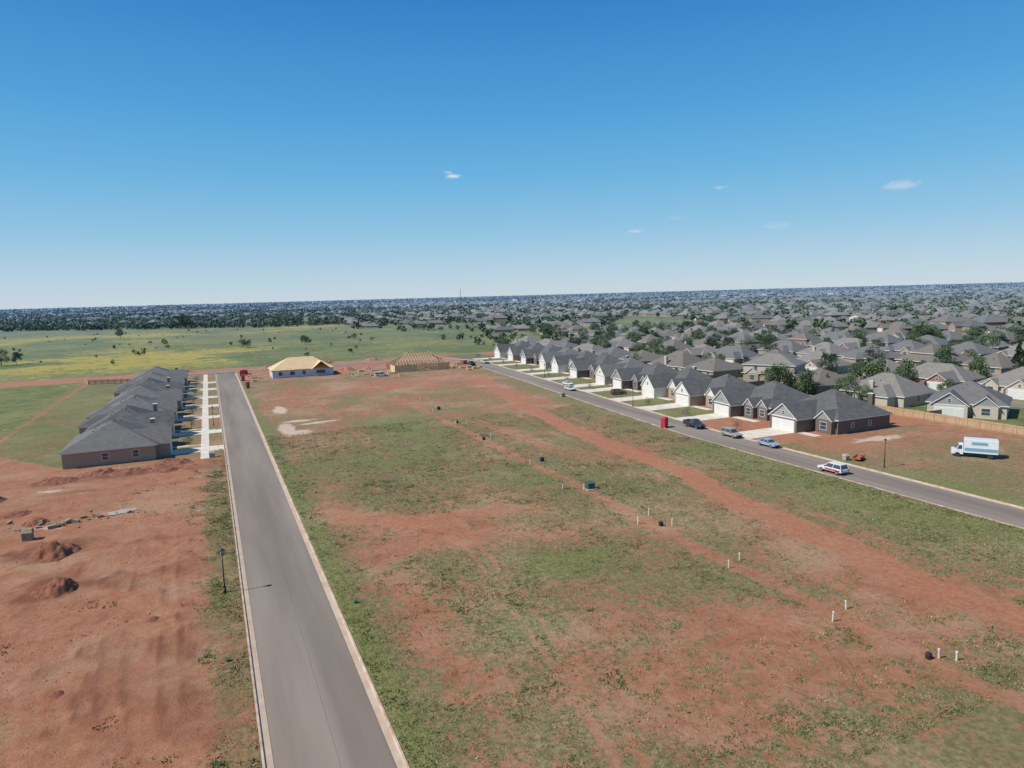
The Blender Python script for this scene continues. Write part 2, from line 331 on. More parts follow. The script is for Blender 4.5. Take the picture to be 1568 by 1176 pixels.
M_chrome=mat("alloy_wheel",(.5,.5,.5),(.4,.4,.4),5,.35,metal=.7)
M_bark=mat("bark",(.10,.075,.05),(.16,.12,.09),3,.9)
M_leaf=[mat("foliage_dark",(.036,.062,.017),(.055,.09,.024),.8,.8),mat("foliage_light",(.07,.118,.028),(.10,.148,.038),.8,.8),mat("foliage_olive",(.066,.09,.03),(.09,.115,.04),.8,.8)]
M_dirt=mat("dirt_clod",(.31,.125,.065),(.41,.19,.105),1.5,.95,bump=.5)
M_rub=mat("rubble",(.34,.26,.19),(.22,.16,.11),1.5,.9)
M_box=mat("weathered_concrete",(.40,.35,.29),(.32,.28,.23),1.5,.9)
M_water=mat("puddle_water",(.36,.33,.29),(.42,.38,.33),.5,.6,spec=.3)

# ------------------------------------------------------------------ roads
def sweep(name,path,profile,mats,step=2.0):
    pts=[Vector((x,y,0)) for x,y in path]; dense=[]
    for a,b_ in zip(pts[:-1],pts[1:]):
        k=max(1,int((b_-a).length/step)); dense+=[a.lerp(b_,i/k) for i in range(k)]
    dense.append(pts[-1])
    for _ in range(14):
        q=dense[:]
        for i in range(1,len(dense)-1): q[i]=dense[i]*.5+(dense[i-1]+dense[i+1])*.25
        dense=q
    mb=MB(); k=len(profile)
    for i,p_ in enumerate(dense):
        t=(dense[min(i+1,len(dense)-1)]-dense[max(i-1,0)]).normalized(); n=Vector((t.y,-t.x,0))
        mb.v+=[tuple(p_+n*o+Vector((0,0,z))) for o,z,_ in profile]
    for i in range(len(dense)-1):
        for j in range(k-1):
            a=i*k+j; mb.f.append((a,a+1,a+1+k,a+k)); mb.m.append(profile[j][2])
    return mb.obj(name,mats)
prof=[(-4.32,-.2,1),(-4.30,.15,1),(-4.15,.155,1),(-4.08,.03,2),(-3.62,.005,3),(-3.58,.006,0),(-1.8,.05,0),(.30,.07,3),(.325,.07,0),(1.8,.05,0),(3.58,.006,3),(3.62,.005,2),(4.08,.03,1),(4.15,.155,1),(4.30,.15,1),(4.32,-.2,1)]
sweep("street",[(5.35,-60),(5.35,100),(5.35,200),(5.35,318)],prof,[M_asph,M_curb,M_gut,M_joint])
sweep("street",rightpath,prof,[M_asph,M_curb,M_gut,M_joint])
mb=MB(); mb.add([(1.5,316,.17),(9.2,316,.17),(9.2,324,.17),(1.5,324,.17)],[(0,1,2,3)]); mb.obj("street_junction_pavement",[M_asph])

def slab(mb,x0,y0,x1,y1,z=.09,mi=0): mb.box(x0,y0,-.1,x1,y1,z,mi)

# ------------------------------------------------------------------ houses
def hip(mb,x0,x1,y0,y1,h,pitch,ov,mi=0,tm=1):
    X0,X1,Y0,Y1=x0-ov,x1+ov,y0-ov,y1+ov; hb=h-.05; ht=h+.15
    w_,d_=X1-X0,Y1-Y0; s_=min(w_,d_)/2; z=ht+s_*pitch
    if w_>=d_: a=(X0+s_,(Y0+Y1)/2,z); b_=(X1-s_,(Y0+Y1)/2,z)
    else: a=((X0+X1)/2,Y0+s_,z); b_=((X0+X1)/2,Y1-s_,z)
    vs=[(X0,Y0,hb),(X1,Y0,hb),(X1,Y1,hb),(X0,Y1,hb),(X0,Y0,ht),(X1,Y0,ht),(X1,Y1,ht),(X0,Y1,ht),a,b_]
    mb.add(vs,[(3,2,1,0),(0,1,5,4),(1,2,6,5),(2,3,7,6),(3,0,4,7)],tm)
    if abs(w_-d_)<.01: mb.add(vs,[(4,5,8),(5,6,8),(6,7,8),(7,4,8)],mi)
    elif w_>d_: mb.add(vs,[(4,5,9,8),(5,6,9),(6,7,8,9),(7,4,8)],mi)
    else: mb.add(vs,[(4,5,8),(5,6,9,8),(6,7,9),(7,4,8,9)],mi)
    return z
def gable(mb,x0,x1,y0,y1,h,pitch,ov,mi=0,tm=1,wall=None,wmb=None,wmi=0):
    xm=(x0+x1)/2; zr=h+pitch*(xm-x0); t=.2; ya=y0-ov
    for xe in (x0-ov,x1+ov):
        ze=h-pitch*ov
        vs=[(xe,ya,ze),(xm,ya,zr),(xm,y1,zr),(xe,y1,ze),(xe,ya,ze+t),(xm,ya,zr+t),(xm,y1,zr+t),(xe,y1,ze+t)]
        mb.add(vs,[(4,5,6,7)],mi); mb.add(vs,[(0,1,5,4),(0,3,2,1),(0,4,7,3)],tm)
    if wmb is not None:
        wmb.add([(x0,y0,h),(x1,y0,h),(xm,y0,zr),(x0,y0+.2,h),(x1,y0+.2,h),(xm,y0+.2,zr)],[(0,1,2),(5,4,3),(0,3,4,1)],wmi)
    return zr
def window(mb,face,c,z,w_,hh,pos_):
    e=.07
    def bx(a0,z0,a1,z1,d,mi):
        if face=='f': mb.box(a0,pos_-d,z0,a1,pos_+.01,z1,mi)
        elif face=='b': mb.box(a0,pos_-.01,z0,a1,pos_+d,z1,mi)
        elif face=='l': mb.box(pos_-d,a0,z0,pos_+.01,a1,z1,mi)
        else: mb.box(pos_-.01,a0,z0,pos_+d,a1,z1,mi)
    a,b_=c-w_/2,c+w_/2
    bx(a,z,b_,z+hh,.03,1)
    bx(a-e,z-e,b_+e,z,.06,0); bx(a-e,z+hh,b_+e,z+hh+e,.06,0); bx(a-e,z,a,z+hh,.06,0); bx(b_,z,b_+e,z+hh,.06,0)
    bx(a,z+hh*.5-.025,b_,z+hh*.5+.025,.045,0)
def house_parts(W,D,h,pitch,garage,entries,wall,accent,roof,gp=.8,chim=None,hipwing=False,back_wing=None,two=None,gwall=0,side_gable=False):
    wl=MB();rf=MB();wi=MB();gd=MB()
    wl.box(0,0,-.2,W,D,h,0)
    zt=hip(rf,0,W,0,D,h,pitch,.45)
    gx0,gx1,p=garage
    wl.box(gx0,-p,-.2,gx1,-.001,h-.003,gwall)
    if hipwing: hip(rf,gx0,gx1,-p,D*.5,h-.004,pitch*.98,.4)
    else:
        gable(rf,gx0,gx1,-p,min(D*.5,(gx1-gx0)/2*gp/pitch+1),h,gp,.35,wmb=wl,wmi=1)
        wl.box(gx0,-p-.04,h-.12,gx1,-p-.002,h+.1,2)
    a,b_=gx0+.7,gx1-.7
    gd.box(a-.1,-p-.03,0,b_+.1,-p+.01,2.42,1)
    for k in range(4): gd.box(a,-p-.07,.05+k*.57,b_,-p-.031,.05+k*.57+.53,0)
    if not hipwing:
        xm=(gx0+gx1)/2; window(wi,'f',xm,h+.5,.6,.8,-p)
    for (ex0,ex1,ep) in entries:
        wl.box(ex0,-ep,-.2,ex1,-.002,h-.006,0)
        gable(rf,ex0,ex1,-ep,min(D*.45,(ex1-ex0)/2*gp*1.15/pitch+1),h-.006,gp*1.15,.3,wmb=wl,wmi=1)
        window(wi,'f',(ex0+ex1)/2,.8,min(1.6,(ex1-ex0)*.5),1.5,-ep)
    free=[x for x in np.arange(1.0,W-1,.5) if not(gx0-.8<x<gx1+.8) and all(not(e[0]-.8<x<e[1]+.8) for e in entries)]
    if free:
        dx=free[len(free)//2]; wi.box(dx-.5,-.06,0,dx+.5,.01,2.1,2)
    for c in (D*.22,D*.55):
        window(wi,'l',c,.95,1.0,1.3,0); window(wi,'r',c+.8,1.1,.8,1.0,W)
    for c in (W*.18,W*.42): window(wi,'b',c,.8,1.5,1.4,D)
    wi.box(W*.6,D-.01,0,W*.6+1.8,D+.05,2.1,1)
    if two:
        x0,x1,y0,y1=two; wl.box(x0,y0,h,x1,y1,h+2.7,1); hip(rf,x0,x1,y0,y1,h+2.7,pitch,.45)
        for c in (x0+(x1-x0)*.25,x0+(x1-x0)*.75): window(wi,'f',c,h+1.0,1.0,1.2,y0); window(wi,'b',c,h+1.0,1.0,1.2,y1)
        window(wi,'l',(y0+y1)/2,h+1.0,1.0,1.2,x0); window(wi,'r',(y0+y1)/2,h+1.0,1.0,1.2,x1)
    if back_wing:
        x0,x1,dd=back_wing; wl.box(x0,D+.001,-.2,x1,D+dd,h-.01,0); hip(rf,x0,x1,D*.4,D+dd,h-.01,pitch*.97,.4)
    ch=MB()
    if chim:
        cx,cy,ctop=chim; ch.box(cx-.55,cy-.4,0,cx+.55,cy+.4,zt*ctop,0); ch.box(cx-.62,cy-.47,zt*ctop,cx+.62,cy+.47,zt*ctop+.12,1)
    for _ in range(5):
        vx=random.uniform(W*.3,W*.7); vy=D*random.uniform(.3,.7); zz=h+.2+min(vy,D-vy)*pitch
        ch.cyl((vx,vy,zz-.3),(vx,vy,zz+.35),.09,.09,6,2)
    for _ in range(2):
        vx=random.uniform(W*.35,W*.65); vy=D*.7; zz=h+.25+(D-vy)*pitch; ch.box(vx-.2,vy-.2,zz-.3,vx+.2,vy+.2,zz+.22,2)
    return [("walls",wl.mesh("walls",[wall,accent,M_trim])),("roof",rf.mesh("roof",[roof,M_trim])),
            ("windows",wi.mesh("windows",[M_trim,M_glass,M_bd])),("garage_door",gd.mesh("garage_door",[M_gar,M_trim])),("chimney_and_vents",ch.mesh("chimney_and_vents",[wall,M_trim,M_black]))]
def place(name,parts,x,y,rot):
    e=empty(name,x,y,.08,rot)
    for n,me in parts: link(bpy.data.objects.new(n,me),e)
    return e
hp=math.pi/2
rv=[house_parts(16,15,2.9,.60,(3.2,10.6,5.6),[(11.4,15.4,1.2)],M_bd,M_gs,M_roofs[0],.74,chim=(13,13,.9)),
    house_parts(16,15,2.9,.60,(1.0,8.0,5.0),[(8.8,12.0,1.8),(12.3,15.6,.8)],M_bd,M_gs,M_roofs[0],.86),
    house_parts(16,14.5,2.9,.62,(3.0,10.0,5.4),[(11.0,15.6,1.4)],M_bt,M_wh,M_roofs[0],.92,chim=(2,13,.9),gwall=1),
    house_parts(15.6,15,2.9,.58,(1.2,8.6,4.6),[(10.4,14.6,1.0)],M_bt,M_wh,M_roofs[0],.82),
    house_parts(16,15,3.0,.60,(6.8,14.2,5.2),[(1.0,5.6,1.6)],M_bw,M_wh,M_roofs[1],.85)]
dwr=MB()
order=[0,1,3,2,1,4,0,2,4,1,3,2]
gcs=[(3.2,10.6),(1,8),(3,10),(1.2,8.6),(6.8,14.2)]
for i in range(12):
    y1=114+18*i; ym=y1-8; fx=float(near_edge(ym))+8.3+18.0
    dxy=float(near_edge(ym+5)-near_edge(ym-5))/10
    v=order[i]; place("new_house",rv[v],fx,y1,-hp-math.atan(dxy))
    g0,g1=gcs[v]
    slab(dwr,float(near_edge(ym))+8.5,y1-g1+.5,fx-4.5,y1-g0-.5)
    slab(dwr,fx-5.5,y1-15,fx-3.5,y1-g1+.495,.085)
dwr.obj("driveway",[M_conc])
lv=[house_parts(17.6,15.5,2.9,.50,(2.0,8.4,2.5),[(12.0,16.4,1.2)],M_bt,M_bt,M_roofs[1],.75,chim=(15.5,1.2,.8)),
    house_parts(17.6,14.6,2.9,.52,(1.0,7.4,2.2),[(9.0,13.0,1.5)],M_bt,M_bt,M_roofs[0],.8,chim=(16,2,.85),back_wing=(9,16,2.5)),
    house_parts(17.6,15,2.9,.50,(2.0,8.4,2.0),[(12.5,17,1.0)],M_bw,M_gs,M_roofs[1],.8,back_wing=(2,9,2.5))]
dwl=MB()
for i in range(7):
    y0=147.5+21.6*i; v=(0,1,2)[i%3]; place("new_house",lv[v],-11.2,y0,hp)
    g0=(2.0,1.0,2.0)[v]; slab(dwl,-9.1,y0+g0+.8,-3.3,y0+g0+5.8); slab(dwl,-1.7,y0+g0+.8,1.1,y0+g0+5.8)
    slab(dwl,-9.5,y0+g0+8.0,-3.3,y0+g0+9.2,.085)
slab(dwl,-3.3,143,-1.7,316,.095)
dwl.obj("driveway",[M_conc])

# older neighbourhood beyond the back fence
ov=[]
walls=[M_bt,M_br,M_bt,M_bw,M_br,M_bd,M_bt,M_bw]
for k in range(8):
    W=random.choice([15,16,17,18,19]); D=random.choice([12,13,14,15]); gw=random.choice([(1,7.6),(W-7.6,W-1)])
    en=(W-6,W-2,.8) if gw[0]==1 else (2,6,.8)
    ov.append((house_parts(W,D,2.6,random.choice([.5,.55,.62]),(gw[0],gw[1],random.choice([3,4.5,6])),[en],walls[k],walls[k],M_roofs[(1,3,2,3,2,3,1,2)[k]],.72,chim=(W*.5,D-.3,.78) if k%2 else None,hipwing=k%2==0,
              back_wing=(2,9,3.5) if k%3==0 else None,two=(3,W-4,1.0,D-3) if k==4 else None),W,D))
house_pts=[]
def warp(x,y):
    a=min(1,max(0,(x-190)/120)); return x+a*18*math.sin(y/75.+.5), y+a*12*math.sin(x/60.)
rows=[(168,1),(192,-1),(242,1),(266,-1),(316,1),(340,-1)]
for rx,face in rows:
    y=30+random.uniform(0,10)
    while y<(345 if rx<240 else 455):
        k=random.randrange(8)
        if k==4 and random.random()<.5: k=0
        parts,W,D=ov[k]
        X_,Y_=warp(rx,y+W/2)
        if not(rx<180 and 60<y+W/2<112 or rx<180 and 148<y+W/2<182):
            rot=(hp if face>0 else -hp)+random.uniform(-.2,.2)
            X_+=random.uniform(-2.2,2.2)
            c,s_=math.cos(rot),math.sin(rot); lx,ly=W/2,0
            place("brick_house",parts,X_-(lx*c-ly*s_),Y_-(lx*s_+ly*c),rot); house_pts.append((X_-face*D/2,Y_))
        y+=W+random.uniform(3.0,6.5)
pa_=house_parts(15,14,2.9,.58,(1,8,2.5),[(9,13.5,1.0)],M_bw,M_gs,M_roofs[1],.75)
place("brick_house",pa_,151,104,math.radians(-62))
pb_=house_parts(16,12,2.9,.48,(9.5,15.5,3),[(1,5,.5)],M_bt,M_bw,M_roofs[3],.7,two=(0.01,15.99,0.01,11.99))
place("brick_house",pb_,158.5,172,math.radians(-62))
for rx in (180,254,328):
    pth=[warp(rx,y) for y in range(-20,480 if rx>200 else 350,12)]
    sweep("street",pth,[(-4,.12,1),(-3.7,.1,0),(0,.13,0),(3.7,.1,1),(4,.12,1)],[M_asph,M_curb],6)
def plank_fence(name,pts,h=1.85,pw=.15,m=M_fence,parent=None):
    mb=MB()
    for (ax,ay),(bx,by) in zip(pts[:-1],pts[1:]):
        L_=math.hypot(bx-ax,by-ay); ux,uy=(bx-ax)/L_,(by-ay)/L_; n=int(L_/pw)
        for i in range(n):
            a=(ax+ux*pw*i,ay+uy*pw*i); b_=(ax+ux*(pw*i+pw*.9),ay+uy*(pw*i+pw*.9)); hh=h+random.uniform(-.02,.03)
            px,py=-uy*.012,ux*.012
            mb.add([(a[0]-px,a[1]-py,0),(b_[0]-px,b_[1]-py,0),(b_[0]+px,b_[1]+py,0),(a[0]+px,a[1]+py,0),(a[0]-px,a[1]-py,hh),(b_[0]-px,b_[1]-py,hh),(b_[0]+px,b_[1]+py,hh),(a[0]+px,a[1]+py,hh)],
                   [(4,5,6,7),(0,1,5,4),(1,2,6,5),(2,3,7,6),(3,0,4,7)],0)
        for i in range(int(L_/2.4)+1):
            cx,cy=ax+ux*2.4*i-uy*.07,ay+uy*2.4*i+ux*.07; mb.box(cx-.05,cy-.05,0,cx+.05,cy+.05,h+.05)
        for z in (.35,1.5): mb.beam((ax-uy*.04,ay+ux*.04,z),(bx-uy*.04,by+ux*.04,z),.07)
    return mb.obj(name,[m])
plank_fence("wooden_fence",[(144.2,52),(144.2,125)])
plank_fence("wooden_fence",[(143.6,125.5),(144.5,215),(146,335)],m=M_fenceold)
plank_fence("wooden_fence",[(133.5,112.5),(143.9,112.5)])
plank_fence("wooden_fence",[(149,118),(166,122)])
plank_fence("wooden_fence",[(-28,300),(-44,306),(-46,312)])
fb=MB()
for rx in (217,291,365):
    pth=[warp(rx,y) for y in range(10,450 if rx>230 else 345,8)]
    for (ax,ay),(bx,by) in zip(pth[:-1],pth[1:]):
        fb.beam((ax,ay,.9),(bx,by,.9),.06); fb.add([(ax,ay,0),(bx,by,0),(bx,by,1.8),(ax,ay,1.8)],[(0,1,2,3)])
    for (ax,ay) in pth[::3]:
        for sgn in (-1,1): fb.add([(ax,ay,0),(ax+sgn*11,ay+1,0),(ax+sgn*11,ay+1,1.8),(ax,ay,1.8)],[(0,1,2,3)])
for yy in range(130,335,18): fb.add([(134+ (yy-100)*.06,yy-1,0),(144,yy-1,0),(144,yy-1,1.8),(134+(yy-100)*.06,yy-1,1.8)],[(0,1,2,3)])
for yy in range(40,340,20): fb.add([(144.6,yy,0),(156,yy,0),(156,yy,1.8),(144.6,yy,1.8)],[(0,1,2,3)])
fb.obj("backyard_fences",[M_fenceold])

# ---- framed house under construction (sheathed roof)
e=empty("house_under_construction",21.6,281,.08)
mb=MB(); mb.box(0,0,-.1,23.4,14,2.9,0); mb.box(.5,-.03,1.1,22,-.001,1.3,1); mb.obj("wrapped_walls",[M_wrap,M_ply],e)
mb=MB(); hip(mb,0,23.4,0,14,2.9,.58,.5); gable(mb,15,22,-1.5,6,2.9,.8,.3); mb.obj("plywood_roof",[M_ply,M_stud],e)
mb=MB()
for c,w_ in ((3,1.4),(7.5,1.8),(12,1.2),(18.5,3.5)): mb.box(c-w_/2,-.05,.9,c+w_/2,.01,2.3)
mb.obj("window_openings",[M_glass],e)
# ---- framed house with open rafters
e=empty("house_framing",68,271,.08)
mb=MB(); W,D,h=23,14,2.9
def studwall(a,b_):
    a=Vector(a);b_=Vector(b_);n=int((b_-a).length/.8)
    for i in range(n+1):
        q=a.lerp(b_,i/n); mb.beam(q,q+Vector((0,0,h)),.12)
    for z in (.05,h): mb.beam(a+Vector((0,0,z)),b_+Vector((0,0,z)),.14)
for q in (((0,0,0),(W,0,0)),((W,0,0),(W,D,0)),((W,D,0),(0,D,0)),((0,D,0),(0,0,0)),((8,0,0),(8,D,0)),((15,0,0),(15,D,0)),((0,7,0),(W,7,0))): studwall(*q)
mb.obj("stud_walls",[M_stud],e)
mb=MB(); rz=h+4.4
for i in range(20):
    x=i*1.21; k=max(.02,min(1,x/7.,(W-x)/7.))
    for yy,sg in ((-.5,1),(D+.5,-1)): mb.beam((x,yy,h),(x,yy+sg*7.5*k,h+4.4*k),.15)
for yy in np.arange(0,D+.1,1.2):
    k=max(.02,min(1,yy/7.,(D-yy)/7.))
    mb.beam((-.5,yy,h),(7*k,yy,h+4.4*k),.15); mb.beam((W+.5,yy,h),(W-7*k,yy,h+4.4*k),.15)
mb.beam((7,7,rz),(W-7,7,rz),.25)
for cx,cy in ((0,0),(0,D),(W,0),(W,D)): mb.beam((cx,cy,h),(7 if cx==0 else W-7,7,rz),.22)
mb.obj("rafters",[M_stud],e)
mb=MB(); mb.box(-.03,-.05,0,9,-.001,2.7); mb.box(W-5,-.05,0,W,-.001,2.7); mb.box(-.08,.2,0,-.04,8,2.7); mb.obj("sheathing",[M_ply],e)
mb=MB()
for k in range(14):
    x=random.uniform(50,66);y=random.uniform(262,284); mb.box(x,y,0,x+random.uniform(1,2.6),y+random.uniform(.6,1.4),random.uniform(.3,1.0))
for k in range(12):
    x=random.uniform(93,104);y=random.uniform(258,278); mb.box(x,y,0,x+1.5,y+1.0,random.uniform(.3,.9))
for k in range(6):
    x=random.uniform(12,20);y=random.uniform(270,296); mb.box(x,y,0,x+1.5,y+1.0,random.uniform(.3,.9))
mb.obj("lumber_stack",[M_ply],None)

# ------------------------------------------------------------------ trees
def tree_meshes(seed,h=8,cr_=3.2,n=1500,kind='d'):
    r=random.Random(seed); tr=MB(); tr.cyl((0,0,-.2),(.1,.05,h*.35),.22*h/8,.15*h/8,8); tr.cyl((.1,.05,h*.35),(0,.1,h*.8),.15*h/8,.05,7)
    V=[];F=[];mi=[]
    clumps=[]
    if kind=='d':
        for k in range(20):
            a=r.uniform(0,6.28);zz=r.uniform(.32,.97);rad=cr_*math.sqrt(max(.05,1-((zz-.6)/.42)**2))*r.uniform(.3,.95)
            clumps.append((Vector((math.cos(a)*rad,math.sin(a)*rad,zz*h)),cr_*r.uniform(.28,.46)))
            if k<7: tr.cyl((0,0,h*.3+k*.25),clumps[-1][0]*.85,.09*h/8,.03,5)
    else:
        for k in range(34):
            zz=r.uniform(.1,1.0); a=r.uniform(0,6.28); rad=cr_*(1.02-zz)*r.uniform(.4,1.0)
            clumps.append((Vector((math.cos(a)*rad,math.sin(a)*rad,zz*h)),cr_*(.38*(1.15-zz))+.12))
    for (c,rr) in clumps:
        sl=r.choice([0,0,1,2]) if kind=='d' else 0
        for _ in range(n//len(clumps)):
            d=Vector((r.gauss(0,1),r.gauss(0,1),r.gauss(0,.8))).normalized()*rr*r.uniform(.45,1.05)
            p_=c+d; a=Vector((r.gauss(0,1),r.gauss(0,1),r.gauss(0,1))).normalized()*r.uniform(.12,.26)*h/8; q=a.orthogonal().normalized()*a.length*r.uniform(.6,1)
            o=len(V); V+=[p_-a,p_+q,p_+a,p_-q]; F.append((o,o+1,o+2,o+3)); mi.append(sl if r.random()<.8 else 1)
    me=npmesh("crown",np.array([tuple(v) for v in V]),np.array(F),M_leaf,np.array(mi))
    return [("trunk",tr.mesh("trunk",[M_bark])),("crown",me)]
TV=[tree_meshes(k,cr_=3.6,n=1900) for k in range(5)]; PV=[tree_meshes(9,9,2.6,1500,'p')]; SV=[tree_meshes(20+k,2.6,1.3,400) for k in range(2)]
def put_tree(name,T,x,y,s=1):
    e=empty(name,x,y,0,random.uniform(0,6.28),s)
    for n,me in T: link(bpy.data.objects.new(n,me),e)
for (x,y,s) in ((183,160,1.0),(181,251,1.1),(176,256,.9),(153,128,.8),(226,150,1.1),(215,168,1.0),(-101,437,1.1),(-96,444,.8),(-25,933,2.2),(-33,930,1.9),(20,485,.75),(23,487,.6),(60,486,.8),(63,489,.55),(-75,727,1.1),(40,520,.5),(-30,560,.6),(100,520,.6),(170,230,.7),(232,235,1.1),(205,300,1.0)):
    put_tree("deciduous_tree",TV[random.randrange(5)],x,y,s)
for (x,y,s) in ((222,125,1.3),(160,140,.6),(236,190,1.1),(300,260,1.0)): put_tree("pine_tree",PV[0],x,y,s)
for k in range(250):
    hx,hy=random.choice(house_pts)
    x=hx+random.choice([-13,13])+random.uniform(-2.5,2.5); y=hy+random.uniform(-9,9)
    put_tree("deciduous_tree",TV[random.randrange(5)],x,y,random.uniform(.5,1.15))
for i in range(7): put_tree("young_tree",SV[i%2],-5.5,147.5+21.6*i+11,1)
for i in range(12): put_tree("young_tree",SV[i%2],float(near_edge(100+18*i))+13,112.5+18*i,.9)

# mid-distance and far houses: merged masses
def region_ok(x,y):
    if y<470: return x>395
    if y<600: return x>430+ (y-470)*.3 or (215<x<330 and 500<y<590)
    if y<690: return x>470
    if x>150: return y>700
    return y>905-.75*min(x,60) and x>-1000
def in_view(x,y,m=.08):
    a=math.atan2(x,y)-A; return abs(a)<.645+m
hv=MB()
def simple_house(mb,x,y,rot,W,D,h,pt,rm,wm,wing=True):
    c,s_=math.cos(rot),math.sin(rot)
    t=MB(); t.box(-W/2,-D/2,0,W/2,D/2,h,wm); 
    hip(t,-W/2,W/2,-D/2,D/2,h,pt,.5,rm,10)
    if wing:
        t.box(-W/2+1,-D/2-4,0,-W/2+8,-D/2,h,wm); gable(t,-W/2+1,-W/2+8,-D/2-4,0,h,pt*1.2,.4,rm,10,wmb=t,wmi=wm)
        t.box(-W/2+2,-D/2-4.06,0,-W/2+7,-D/2-4.01,2.3,8)
        for wx in (W*.1,W*.35): t.box(wx-.7,-D/2-.05,.9,wx+.7,-D/2-.01,2.2,9); t.box(wx-.7,D/2+.01,.9,wx+.7,D/2+.05,2.2,9)
    o=len(mb.v); mb.v+=[(x+p[0]*c-p[1]*s_,y+p[0]*s_+p[1]*c,p[2]) for p in t.v]; mb.f+=[tuple(i+o for i in f_) for f_ in t.f]; mb.m+=t.m
tree_xy=[]
for bx in range(-1000,1700,37):
    odd=((bx+1000)//37)%2
    y=120
    while y<1500:
        W=random.uniform(15,19); yy=y+W/2; x=bx+22*math.sin(yy/170.+bx/400.)+(6 if odd else -6)
        if region_ok(x,yy) and in_view(x,yy):
            d=math.hypot(x,yy)
            if fb1(x,yy,140,5)>.36 and (x>150 or random.random()<.30):
                simple_house(hv,x,yy,(hp if odd else -hp)+.5*math.sin(x/150.+yy/210.)+random.uniform(-.15,.15),W,random.uniform(11,14),2.6 if random.random()<.85 else 5.0,random.uniform(.48,.62),random.choice([0,1,2,2,3,3]),4+random.choice([0,0,1,2,3]),d<900)
            for _ in range(5 if x>150 else 7):
                if random.random()<.66: tree_xy.append((x+random.uniform(-19,19),yy+random.uniform(-11,11),random.uniform(4,9)))
        y+=W+random.uniform(3,7)
TM=M_roofs+[M_bt,M_br,M_bw,M_bd,M_trim,M_glass,M_bt]
hv.obj("distant_houses",TM)
fv=MB()
for _ in range(7500):
    d=1350*math.exp(random.random()*1.45); a=A+random.uniform(-.7,.7); x,y=d*math.sin(a),d*math.cos(a)
    if fb1(x,y,450,8)<.48+ (.12 if x<500 else -.06): continue
    W=random.uniform(15,24)
    simple_house(fv,x,y,random.uniform(0,3.1),W,14,random.choice([3,3,5.5]),.5,random.choice([1,2,3,3]),4+random.choice([0,1,2,2]),False)
for _ in range(75):
    d=random.uniform(1900,5800); a=A+random.uniform(-.5,.68); x,y=d*math.sin(a),d*math.cos(a); c=random.uniform(20,80)
    fv.box(x,y,0,x+c,y+c*.6,random.uniform(6,11),8)
fv.obj("distant_town",TM)
for _ in range(800):
    x=random.uniform(-700,200); y=random.uniform(895,1000)-.8*min(x,60)
    if in_view(x,y): tree_xy.append((x,y,random.uniform(3,8)))
for _ in range(300):
    x=random.uniform(160,560); y=random.uniform(585,700); 
    if fb1(x,y,60,2)>.5: tree_xy.append((x,y,random.uniform(3,7)))
for _ in range(100):
    x=random.uniform(-260,120); y=random.uniform(380,850); tree_xy.append((x,y,random.uniform(1.0,3.0)))
for _ in range(60):
    x=random.uniform(150,235); y=random.uniform(345,470); tree_xy.append((x,y,random.uniform(1.5,5)))
def clump_mass(name,pts,nq,mats,seed=1):
    r=np.random.default_rng(seed); pts=np.array(pts); n=len(pts)
    h=pts[:,2]; cx=np.repeat(pts[:,0],nq); cy=np.repeat(pts[:,1],nq); hh=np.repeat(h,nq)
    d=r.normal(size=(n*nq,3)); d/=np.linalg.norm(d,axis=1)[:,None]; rad=.55+.5*r.random(n*nq)
    lob=np.repeat(r.random((n,4))*.5,nq,axis=0); az=np.arctan2(d[:,1],d[:,0])
    rad=rad*(.85+lob[:,0]*np.sin(2*az+lob[:,1]*12)+lob[:,2]*.5*np.sin(5*az+3*d[:,2]))
    C=np.stack([cx+d[:,0]*rad*hh*.52,cy+d[:,1]*rad*hh*.52,np.maximum(.1,hh*.52+d[:,2]*rad*hh*.46)],1)
    a=r.normal(size=(n*nq,3)); a/=np.linalg.norm(a,axis=1)[:,None]; b_=np.cross(a,r.normal(size=(n*nq,3))); b_/=np.linalg.norm(b_,axis=1)[:,None]
    s_=(hh*.16*(40/nq)**.4)[:,None]; a*=s_; b_*=s_
    Vv=np.stack([C-a,C+b_,C+a,C-b_],1).reshape(-1,3); Fv=np.arange(n*nq*4).reshape(-1,4)
    mi=np.where(r.random(n*nq)<.3,1,np.repeat(r.integers(0,3,n),nq))
    link(bpy.data.objects.new(name,npmesh(name,Vv,Fv,mats,mi)))
clump_mass("distant_trees",tree_xy,48,M_leaf)
far=[]
while len(far)<9500:
    d=1250*math.exp(random.random()*1.5); a=A+random.uniform(-.72,.72); x,y=d*math.sin(a),d*math.cos(a)
    if x<150 and y<905-.75*x: continue
    if random.random()<(.75 if x<400 else .5)+1.2*(fb1(x,y,300,21)>.5): far.append((x,y,random.uniform(4,8.5)*(1+d/12000)))
clump_mass("distant_trees",far,18,M_leaf,2)
far=[]
for _ in range(4600):
    d=4800*math.exp(random.random()*1.5); a=A+random.uniform(-.72,.72); far.append((d*math.sin(a),d*math.cos(a),random.uniform(7,14)*(1+d/20000)))
clump_mass("distant_treeline",far,14,M_leaf,3)
mb=MB(); 
for dx,dy in ((-1,-1),(1,-1),(0,1)): mb.cyl((dx,dy,0),(dx*.3,dy*.3,46),.18,.12,6)
for k in range(20):
    z=k*2.3; q=1-z/66; mb.beam((-q,-q,z),(q,-q,z+2.3),.14); mb.beam((q,-q,z),(0,q,z+2.3),.14)
o=mb.obj("radio_mast",[M_black]); o.location=(480,1340,0)
mb=MB(); mb.cyl((0,0,0),(0,0,6.5),4.2,4.2,24); mb.cyl((0,0,6.5),(0,0,7.4),4.3,.5,24); o=mb.obj("storage_tank",[M_wh]); o.location=(452,372,0)

